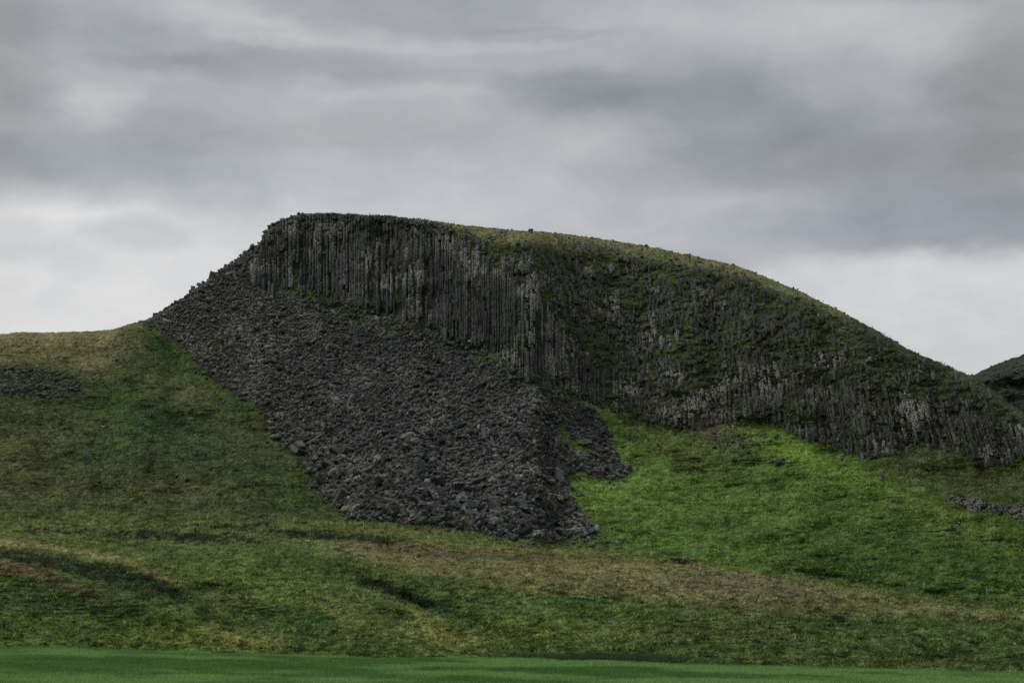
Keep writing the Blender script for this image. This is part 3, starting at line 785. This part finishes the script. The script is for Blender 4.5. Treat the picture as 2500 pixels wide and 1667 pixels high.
cl_l = [(357, 839), (539, 986), (668, 1071), (214, 1125), (104, 1104), (571, 1104), (482, 1062), (30, 1030), (250, 1040), (130, 1060), (637, 1273), (1276, 1328), (1482, 1320), (1516, 1325), (1510, 1298),
        (1405, 1205), (1489, 1188), (1380, 1327), (1410, 1326), (1437, 1327), (1892, 1065), (1860, 1072), (1880, 1128), (1905, 1133), (1830, 1110), (2160, 1170), (2333, 1284), (2321, 1300), (1340, 1320), (1575, 1080), (1540, 1060), (2052, 1141)]
ed_ = blur(np.clip(poly(TALUS, 1), 0, 1), 20, 12); ed_ = np.clip(1 - np.abs(ed_ - .28) / .25, 0, 1)
u6, v6, s6 = sprinkle(9000, ed_ * .5, .25, 1.0, 2.0, 330, 1600, 740, 1350)
uks = RNG.uniform(640, 2240, 210) * K; vks = SKY(uks) + RNG.uniform(0, 5, 210); sks = RNG.uniform(0.22, 0.6, 210)
stripm = poly([(640, 655), (800, 688), (1000, 748), (1150, 800), (1200, 862), (1300, 902), (1300, 925), (1190, 880), (1080, 822), (960, 790), (860, 772), (740, 700)], 6)
u7, v7, s7 = sprinkle(30000, stripm * .32 * (fbm(GUU / 24, GVV / 12, 3, 131) > .47), .35, 1.25, 1.8, 640, 1420, 680, 1000)
u6 = np.concatenate([u6, u7]); v6 = np.concatenate([v6, v7]); s6 = np.concatenate([s6, s7])
uc_, vc_, sc_ = list(u6) + list(uks), list(v6) + list(vks), list(s6) + list(sks)
for a, b in cl_l:
    n_ = random.randint(4, 11)
    for _ in range(n_):
        uc_.append(a + random.gauss(0, 9)); vc_.append(b + random.gauss(0, 4)); sc_.append(random.uniform(.3, .8))
# knobs standing along the skyline of the left flank
uk = RNG.uniform(350, 700, 60) * K; vk = SKY(uk) + RNG.uniform(-1, 3, 60); sk = RNG.uniform(0.6, 1.3, 60)
bu = np.concatenate([u1, u2, u3, u4, u5, uc_, uk]); bv = np.concatenate([v1, v2, v3, v4, v5, vc_, vk]); bs_ = np.concatenate([s1_, s2, s3, s4, s5, sc_, sk])
zone = np.concatenate([np.zeros(len(u1)), np.full(len(u2), 1), np.full(len(u3), 2), np.full(len(u4), 3), np.full(len(u5), 4), np.full(len(uc_), 5), np.full(len(uk), 6)]).astype(int)
bp = at(bu, bv); nb = len(bu)
bR = rotm(nb)
isc = RNG.random(nb) < np.where(zone == 0, 0.22, 0.12)
vi = np.where(isc, RNG.integers(26, 34, nb), RNG.integers(0, 26, nb))
bsc = bs_[:, None] * np.stack([RNG.uniform(.85, 1.25, nb), RNG.uniform(.75, 1.1, nb), RNG.uniform(.65, 1.0, nb)], -1)
bp[:, 2] += bs_ * np.where(zone == 0, 0.22, np.where(zone == 1, -0.02, 0.08))
bp[:, 1] -= bs_ * np.where(zone == 0, 0.15, 0.05)
# stone colours: grey-blue basalt, browner towards the left edge, a few rusty or lichened ones
edge_l = np.interp(bv, np.array([745, 850, 930, 1060, 1190]) * K, np.array([340, 465, 598, 690, 800]) * K)
brown = np.clip(1 - (bu - edge_l) / 230, 0, 1) * (zone <= 1) * (fbm(bu / 50, bv / 50, 2, 95) > .40)
r01 = RNG.random(nb)
bc = np.where(r01[:, None] < .5, lin((57, 61, 63)), lin((68, 67, 64)))
bc = np.where((r01 > .8)[:, None], lin((70, 76, 70)), bc)
bm_ = (brown * 0.9 * RNG.random(nb))[:, None]; bc = bc * (1 - bm_) + lin((98, 88, 78)) * bm_
rusty = RNG.random(nb) < 0.03 + 0.05 * brown
bc[rusty] = lin((96, 84, 70)) * RNG.uniform(.7, 1.3, rusty.sum())[:, None]
mossb = (RNG.random(nb) < 0.6 * ((zone == 3) | (zone == 4))) ; bc[mossb] = bc[mossb] * .5 + lin((66, 76, 50)) * .5
mo2 = (ellv(bu, bv, 520, 790, 120, 60) > RNG.random(nb)) & (zone <= 1); bc[mo2] = bc[mo2] * .5 + lin((84, 86, 66)) * .5
bc = bc * np.exp(RNG.normal(-.08, .46, nb))[:, None] * .68 * np.array([.95, 1.0, 1.0])
bl = np.clip(fbm(bu / 60, bv / 60, 2, 97) * 1.6 - .5 + RNG.normal(0, .18, nb), 0, .9)
# the 300 that show largest become stones of their own
app = bs_ * np.where(isc, 1.35, 1.0) * F / bp[:, 1]
infr = (bu > 8) & (bu < 2492) & (zone != 1) & (zone != 4) & ((zone == 0) | (zone == 2) | (zone == 3) | (zone == 6))
order = np.argsort(-(app * infr)); pick = set(order[:270].tolist())
rest = np.array([i for i in range(nb) if i not in pick])
ra = Acc()
fi = RNG.integers(60, nf, 1500), RNG.integers(0, 90, 1500)      # stones on the far hill
for k_ in range(0, 1500, 50):
    m_ = k_ // 50 % 26; P_ = np.stack([FX[fi][k_:k_ + 50], FY[fi][k_:k_ + 50], FZ[fi][k_:k_ + 50]], -1)
    sc3 = RNG.uniform(.35, 1.1, (50, 1)) * RNG.uniform(.7, 1.2, (50, 3))
    vv_ = np.einsum('nij,nkj->nki', rotm(50), HV[m_][None] * sc3[:, None, :]) + P_[:, None, :]
    ff_ = HF[m_][None] + (np.arange(50) * len(HV[m_]))[:, None, None]
    cc_ = np.ones((50, 4)); cc_[:, :3] = lin((56, 58, 54)) * RNG.uniform(.5, 1.1, (50, 1)); cc_[:, 3] = .3
    ra.add(vv_.reshape(-1, 3), None, ff_.reshape(-1, 3), cc_[:, None].repeat(len(HV[m_]), 1).reshape(-1, 4))
for k_ in range(len(HM)):
    idx = rest[vi[rest] == k_]
    if not len(idx): continue
    vv_ = HV[k_][None] * bsc[idx][:, None, :]
    vv_ = np.einsum('nij,nkj->nki', bR[idx], vv_) + bp[idx][:, None, :]
    ff_ = HF[k_][None] + (np.arange(len(idx)) * len(HV[k_]))[:, None, None]
    cc_ = np.concatenate([bc[idx], bl[idx][:, None]], -1)[:, None, :].repeat(len(HV[k_]), 1)
    ra.add(vv_.reshape(-1, 3), None, ff_.reshape(-1, 3), cc_.reshape(-1, 4))
link('rubble', ra.mesh('rubble', M_ROCK), kind='stuff', label='dark mass of broken basalt stones covering the scree slope', category='scree')
print('boulders', nb)

def boulder(mesh, loc, R, s_, colr, li, label, group=None):
    o = bpy.data.objects.new('boulder', mesh); COL.objects.link(o)
    o.matrix_world = Matrix.Translation(Vector(loc)) @ Matrix([list(r_) for r_ in R]).to_4x4() @ Matrix.Diagonal((*s_, 1))
    o.color = (*[float(x) for x in colr], float(li))
    o['label'] = label; o['category'] = 'boulder'
    if group: o['group'] = group
    return o
for i in sorted(pick):
    u, v = bu[i], bv[i]
    if zone[i] == 2: where = 'in the low stone strip far right'
    elif zone[i] == 3: where = 'in the left hill outcrop'
    elif zone[i] == 6 or v < SKY(np.array(u)) + 20: where = 'on the left skyline'
    elif v > 1200: where = 'low in the scree'
    elif u > 1390 and v > 960: where = 'in the side lobe of the scree'
    elif v < 860: where = 'in the upper scree'
    else: where = 'in the middle scree'
    if zone[i] == 0 and where.startswith(('in the', 'low in')) and 'lobe' not in where:
        el_ = np.interp(v, np.array([745, 850, 930, 1060, 1190]) * K, np.array([340, 465, 598, 690, 800]) * K)
        er_ = np.interp(v, np.array([690, 800, 900, 980, 1100, 1240]) * K, np.array([740, 1010, 1240, 1340, 1305, 1370]) * K)
        f_ = (u - el_) / (er_ - el_)
        side = 'near its left edge' if f_ < .18 else 'left of its centre line' if f_ < .42 else 'along its centre line' if f_ < .6 else 'right of its centre line' if f_ < .82 else 'near its right edge'
        pass
        if v > 1060 and v <= 1200: where = where.replace('middle', 'lower')
        where += ' ' + side
    shape = 'basalt column piece' if isc[i] else 'basalt block'
    up_ = abs(bR[i][2, 0]); pose = 'upended' if up_ > .7 else 'tilted' if up_ > .35 else 'flat'
    lum_ = float(bc[i].mean())
    tone = 'rusty' if rusty[i] else 'brownish' if bm_[i, 0] > .45 else 'lichened' if bl[i] > .55 else 'nearly black' if lum_ < .022 else 'dark grey' if lum_ < .036 else 'pale grey'
    boulder(HM[vi[i]], bp[i], bR[i], bsc[i], bc[i], bl[i], f'large {tone} {pose} {shape} {where}', f'large {tone} {pose} {shape}s {where}')
# stones that stand out one by one
single = [(1296, 562, .85, (66, 64, 62), 'block', 'largest dark stone standing on the summit skyline'),
          (1356, 568, .6, (72, 68, 64), 'block', 'small dark stone on the skyline right of the largest summit stone'),
          (1121, 553, .6, (66, 64, 62), 'block', 'small dark stone on the skyline left of the largest summit stone'),
          (668, 1071, .9, (150, 126, 108), 'block', 'pale tan block on the grass at the left edge of the scree'),
          (668, 886, 1.5, (128, 110, 88), 'block', 'big tan block among grey stones in the upper left scree'),
          (855, 986, 1.5, (112, 100, 80), 'column', 'tan upright column piece in the upper middle of the scree'),
          (1325, 1166, 1.0, (128, 100, 84), 'block', 'reddish brown block near the right edge of the lower scree'),
          (752, 1324, .65, (170, 166, 160), 'block', 'pale grey stone on the grass below the dark heath strip'),
          (1357, 1349, .75, (172, 170, 164), 'block', 'pale grey stone just below the toe of the scree'),
          (1730, 1391, .6, (178, 174, 166), 'block', 'white stone on the crest of the tan bench beside a fence post'),
          (1667, 1384, .5, (170, 150, 130), 'block', 'pinkish stone on the crest of the tan bench left of the white stone'),
          (2096, 1180, .7, (180, 160, 150), 'block', 'pale pink stone alone on the bright green right slope'),
          (2128, 1320, .8, (92, 84, 80), 'block', 'flat brown-grey stone alone low on the right grass slope'),
          (1908, 1136, 1.7, (56, 58, 62), 'block', 'large dark boulder at the end of a small cluster on the right slope'),
          (1268, 1334, .9, (70, 72, 78), 'block', 'bluish stone on the grass under the bottom tip of the scree')]
for i, (u, v, s_, cl_, kd, lb) in enumerate(single):
    p_ = at(np.array([u]), np.array([v]))[0]; p_[2] += s_ * .28
    R_ = rotm(1, .25)[0]
    if 'upright' in lb: R_ = np.array([[.3, -.95, 0], [0, 0, 1], [.95, .3, 0.0]])
    boulder(HM[(i * 3) % 26 if kd == 'block' else 28], p_, R_, (s_ * 1.2, s_, s_ * .8), lin(cl_) * .72, .15, lb)

# ------------------------------------------------------------------ grass tufts
def tufts(pts, colr, h, w, blades, lean=0.5, seed=0):
    g = np.random.default_rng(seed); n = len(pts)
    V_, C_2 = [], []
    for b_ in range(blades):
        yaw = g.uniform(0, 6.283, n); hh = h * g.uniform(.6, 1.3, n); ww = w * g.uniform(.6, 1.4, n)
        off = g.normal(0, 1, (n, 2)) * ww[:, None] * 1.2
        base = pts + np.stack([off[:, 0], off[:, 1], np.full(n, -0.04)], -1)
        side = np.stack([np.cos(yaw), np.sin(yaw), np.zeros(n)], -1) * (ww * .5)[:, None]
        tip = base + np.stack([g.normal(.12, lean, n) * hh, g.normal(0, lean, n) * hh, hh], -1)
        V_.append(np.stack([base - side, base + side, tip], 1))
        f_ = g.uniform(.7, 1.35, n)[:, None, None]
        C_2.append(np.repeat(colr[:, None, :], 3, 1) * f_)
    v_ = np.concatenate(V_).reshape(-1, 3); c_ = np.concatenate(C_2).reshape(-1, 3)
    return v_, np.arange(len(v_), dtype=np.int32).reshape(-1, 3), np.clip(c_, 0.003, 1)
N_ = 420000
gu = RNG.uniform(-420, 2920, N_); gq = RNG.random(N_)
gs1 = np.interp(gu, U, Sk); ge1 = np.interp(gu, U, Ed); gv = ge1 + (gs1 - ge1) * gq
no = samp(mTal, gu, gv) * 0.97 + samp(mStrip, gu, gv) + samp(mCliff, gu, gv) * 0.88 + samp(mDense, gu, gv) * .5
k_ = (RNG.random(N_) > no) & (gv > gs1); gu, gv = gu[k_], gv[k_]
gp = at(gu, gv)
st_ = samp(mFace, gu, gv)
gc = groundcol(gu, gv, gp[:, 0], np.where(st_ > .5, gp[:, 2] * 1.6, gp[:, 1]), gp[:, 2])
fm = (st_ > .5) & (samp(plat, gu, gv) < .5); gc[fm] = gc[fm] * .4 + lin((62, 74, 40)) * GAIN * .6 * RNG.uniform(.6, 1.3, fm.sum())[:, None]
size = .16 + .2 * fbm(gu / 40, gv / 20, 3, 99)
v_, f_, c_ = tufts(gp, gc * 1.25, size, .16, 3, .55, 5)
link('grass', mesh_np('grass', v_, f_, M_GRASS, c_), kind='stuff', label='short tussock grass and moss growing over the hill slopes', category='grass')
tu = RNG.uniform(-420, 2920, 115000); tq = RNG.random(115000)
ts1 = np.interp(tu, U, Sk); te1 = np.interp(tu, U, Ed); tv = te1 + (ts1 - te1) * tq
k_ = (RNG.random(115000) > samp(mTal, tu, tv) + samp(mStrip, tu, tv) + samp(mCliff, tu, tv) * .9 + samp(mDense, tu, tv) * .4) & (tv > ts1 + 1) & (tv < te1 - 4)
k_ &= fbm(tu / 50, tv / 22, 3, 111) > RNG.uniform(.3, .62, len(tu))
tu, tv = tu[k_], tv[k_]; tp = at(tu, tv); tf = samp(mFace, tu, tv)
tc = groundcol(tu, tv, tp[:, 0], np.where(tf > .5, tp[:, 2] * 1.6, tp[:, 1]), tp[:, 2]) * RNG.uniform(.6, 1.7, len(tu))[:, None]
v_, f_, c_ = tufts(tp, tc * 1.15, RNG.uniform(.28, .6, len(tu)), .3, 6, .6, 6)
link('grass', mesh_np('grass', v_, f_, M_GRASS, c_), kind='stuff', label='coarse tussocks standing up from the grass and heath of the hill', category='grass')
hu = RNG.uniform(-60, 2560, 150000); hv = RNG.uniform(1270, 1500, 150000)
k_ = RNG.random(150000) < (samp(HEATH, hu, hv) - .12) * .5 * sm(fbm(hu / 20, hv / 6, 4, 121, .6), .42, .58) * 1.5; hu, hv = hu[k_], hv[k_]
hc = (lin((52, 60, 48))[None] * RNG.uniform(.5, 1.5, (len(hu), 1)) + lin((52, 56, 44))[None] * (RNG.random((len(hu), 1)) < .25) * .8) * 1.1
v_, f_, c_ = tufts(at(hu, hv), hc, RNG.uniform(.3, .85, len(hu)), .34, 6, .6, 12)
link('heath', mesh_np('heath', v_, f_, M_GRASS, c_), kind='stuff', label='dark dwarf heath growing in strips on the banks of the lower slope', category='heath')
ru = RNG.normal(1500, 90, 2600); rv_ = EDGE(ru) - 3 - RNG.random(2600) * 12
v_, f_, c_ = tufts(at(ru, rv_), np.repeat((lin((58, 72, 48)) * GAIN)[None], 2600, 0), RNG.uniform(.4, .9, 2600), .14, 5, .2, 9)
link('reeds', mesh_np('reeds', v_, f_, M_GRASS, c_), kind='stuff', label='dull strip of taller rough grass on the far edge of the meadow right of centre', category='rough grass')
N2_ = 210000
xq = RNG.uniform(-.36, .36, N2_); dq = np.sqrt(RNG.uniform(205 ** 2, 333 ** 2, N2_)); ue = xq * F * 1.0 + CU
de_ = DEDGE(ue); k_ = dq < de_ + .4; xq, dq, ue, de_ = xq[k_], dq[k_], ue[k_], de_[k_]
jn = np.interp(ue, Ufi, np.arange(len(Ufi))); inn = np.interp(dq / de_, dn, np.arange(len(dn)))
i0 = np.clip(inn.astype(int), 0, len(dn) - 2); j0 = np.clip(jn.astype(int), 0, len(Ufi) - 2)
gz = fz_[i0, j0] + (fz_[i0 + 1, j0] - fz_[i0, j0]) * (inn - i0)
gx = fX[i0, j0] + (fX[i0, j0 + 1] - fX[i0, j0]) * (jn - j0) ; gx = gx * dq / fd[i0, j0]
gp2 = np.stack([gx, dq, gz], -1)
v_, f_, c_ = tufts(gp2, fieldcol(gx, dq) * 1.2, .28 + .5 * fbm(gx / 5, dq / 6, 3, 84), .15, 4, .3, 8)
link('grass', mesh_np('grass', v_, f_, M_GRASS, c_), kind='stuff', label='taller soft blue-green meadow grass in the flat field at the bottom', category='grass')

# ------------------------------------------------------------------ shrubs
M_LEAF = grass_mat(); M_LEAF.name = 'leaves'
sm_, SN = new_mat('twig'); finish(SN, tuple(lin((70, 62, 50))) + (1,), 0.9)
def shrub(u, v, wpx, hpx, colr, label, seed, group=None):
    g = np.random.default_rng(seed)
    c0 = at(np.array([u]), np.array([v]))[0]; mpp = c0[1] / F
    w_, h_ = wpx * mpp, hpx * mpp
    nl = int(260 + wpx * 22); nc_ = 4 + int(wpx / 7)
    cu_ = u + g.uniform(-.8, .8, nc_) * wpx; cv_ = v + g.uniform(-.5, .5, nc_) * hpx
    cen = at(cu_, cv_); cr = g.uniform(.35, .7, nc_) * max(h_, .5)
    wh = g.integers(0, nc_, nl)
    dr = g.normal(0, 1, (nl, 3)); dr /= np.linalg.norm(dr, axis=1)[:, None]; dr[:, 2] = np.abs(dr[:, 2])
    rad = cr[wh] * g.uniform(.45, 1.05, nl)
    pc = cen[wh] + dr * rad[:, None] * np.array([1.5, 1.2, .95])
    a = g.normal(0, 1, (nl, 3)); a /= np.linalg.norm(a, axis=1)[:, None]
    b = np.cross(a, dr); b /= np.linalg.norm(b, axis=1)[:, None] + 1e-6
    s_ = g.uniform(.07, .15, nl)[:, None]
    vv_ = np.stack([pc - a * s_, pc + b * s_ * .5, pc + a * s_, pc - b * s_ * .5], 1)
    cc_ = lin(colr) * GAIN * g.uniform(.6, 1.5, nl)[:, None]
    root = bpy.data.objects.new('shrub', None); COL.objects.link(root)
    root.location = c0; root['label'] = label; root['category'] = 'shrub'
    if group: root['group'] = group
    link('foliage', mesh_np('foliage', vv_.reshape(-1, 3) - c0, np.arange(nl * 4).reshape(-1, 4), M_LEAF, cc_[:, None].repeat(4, 1).reshape(-1, 3)), root)
    acc_v, acc_f = [], []
    for k_ in range(nc_):          # a stem up into each clump
        b0 = cen[k_] - np.array([0, 0, .15]); t0 = cen[k_] + np.array([g.uniform(-.2, .2), 0, cr[k_] * .8])
        r3 = np.array([[math.cos(q_) * .03, math.sin(q_) * .03, 0] for q_ in (0, 2.1, 4.2)])
        acc_v.append(np.concatenate([b0 + r3, [t0]]) - c0); o_ = 4 * k_
        acc_f.append(np.array([[0, 1, 3], [1, 2, 3], [2, 0, 3]]) + o_)
    link('stem', mesh_np('stem', np.concatenate(acc_v), np.concatenate(acc_f), sm_), root)
for i, (u, v, w_, h_, cl_, lb) in enumerate([
    (722, 1119, 17, 9, (88, 106, 90), 'grey-green willow shrub at the left edge of the scree above the other edge shrub'),
    (760, 1198, 14, 8, (88, 106, 92), 'small grey-green shrub lower down at the left edge of the scree'),
    (1438, 1121, 30, 14, (70, 88, 72), 'large grey-green shrub growing inside the right lobe of the scree'),
    (1231, 921, 34, 12, (66, 84, 66), 'low grey-green shrub between the cliff foot and the scree'),
    (1305, 925, 22, 9, (66, 82, 60), 'small dull green shrub right of the one at the cliff foot'),
    (1910, 1190, 15, 14, (46, 84, 38), 'dark green shrub alone in the middle of the right grass slope'),
    (2276, 1200, 20, 14, (48, 86, 38), 'dark green shrub left of the dark stone strip on the right slope'),
    (2113, 1003, 22, 12, (76, 92, 80), 'grey-green shrub high among the leaning columns'),
    (2160, 1046, 34, 16, (72, 86, 74), 'wide grey-green shrub at the foot of the leaning columns'),
    (2225, 1075, 18, 10, (40, 56, 34), 'small dark shrub at the lower edge of the leaning columns'),
    (512, 1448, 20, 8, (62, 96, 46), 'green leafy patch in the hollow left of the near ridge'),
    (528, 1489, 22, 5, (106, 124, 96), 'pale low shrub in the hollow under the green leafy patch'),
    (788, 1512, 36, 20, (44, 82, 40), 'broad dark green shrub patch on the near slope just above the field'),
    (1125, 1505, 34, 8, (74, 100, 66), 'pale green low shrub in the bottom of the near gully'),
    (372, 838, 9, 6, (72, 88, 74), 'tiny grey-green shrub near the top of the left grass hill')]):
    shrub(u, v, w_, h_, cl_, lb, 300 + i)

# ------------------------------------------------------------------ fence posts
fm_, FN = new_mat('weathered_post')
fnz = FN.noise(FN.n('ShaderNodeTexCoord').outputs['Object'], 6, 3)
finish(FN, FN.mixc(fnz, tuple(lin((190, 188, 178))) + (1,), tuple(lin((225, 224, 215))) + (1,)), 0.8)
fm2, FN2 = new_mat('post_insulator'); finish(FN2, tuple(lin((60, 60, 58))) + (1,), 0.5)
posts = [(47, 1278, 0, 13, 'leftmost pale fence post at the foot of the left grass hill'),
         (538, 1278, 0, 10, 'thin fence post left of the leaning one, by the dark heath strip'),
         (714, 1285, .25, 12, 'thin leaning fence post left of the bottom of the scree'),
         (887, 1298, 0, 15, 'tallest pale fence post directly under the lower left corner of the scree'),
         (1047, 1317, 0, 10, 'short faint fence post under the middle of the scree toe'),
         (1207, 1335, 0, 11, 'pale fence post under the right half of the scree toe'),
         (1551, 1370, 0, 11, 'fence post on the grass right of the scree tip'),
         (1695, 1391, 0, 10, 'fence post between the pinkish and the white stone on the bench crest'),
         (2022, 1428, 0, 11, 'fence post on the tan bench crest, first of four on the right'),
         (2120, 1412, 0, 12, 'fence post on a green swell, set back behind the others at the right'),
         (2255, 1432, 0, 12, 'fence post second from the right edge'),
         (2410, 1458, 0, 16, 'dark tall fence post nearest to the right edge')]
def postmesh(h):
    v_, f_ = [], []
    prof = [(.0, .055), (.35, .05), (h * .93, .045), (h, .018)]
    for z_, r_ in prof:
        for k_ in range(7):
            a = k_ * 6.283 / 7; v_.append((math.cos(a) * r_, math.sin(a) * r_, z_ - .25 * (z_ == 0)))
    for i in range(3):
        for k_ in range(7): f_.append((i * 7 + k_, i * 7 + (k_ + 1) % 7, i * 7 + 7 + (k_ + 1) % 7, i * 7 + 7 + k_))
    return mesh_np('post', np.array(v_), np.array(f_), fm_)
for u, v, ln, hp, lb in posts:
    p_ = at(np.array([u]), np.array([v]))[0]; h = hp * p_[1] / F
    root = bpy.data.objects.new('fence_post', None); COL.objects.link(root); root.location = p_; root.rotation_euler = (0, ln, 0)
    root['label'] = lb; root['category'] = 'fence post'; root['group'] = 'thin fence posts along the foot of the hill'
    link('stake', postmesh(h), root)
    iv = []; 
    for z_ in (-.04, .04):
        for k_ in range(6): iv.append((math.cos(k_ * 1.047) * .07, math.sin(k_ * 1.047) * .07, h * .75 + z_))
    ff = [(k_, (k_ + 1) % 6, 6 + (k_ + 1) % 6, 6 + k_) for k_ in range(6)]
    link('insulator', mesh_np('insulator', np.array(iv), np.array(ff), fm2), root)
print('done')
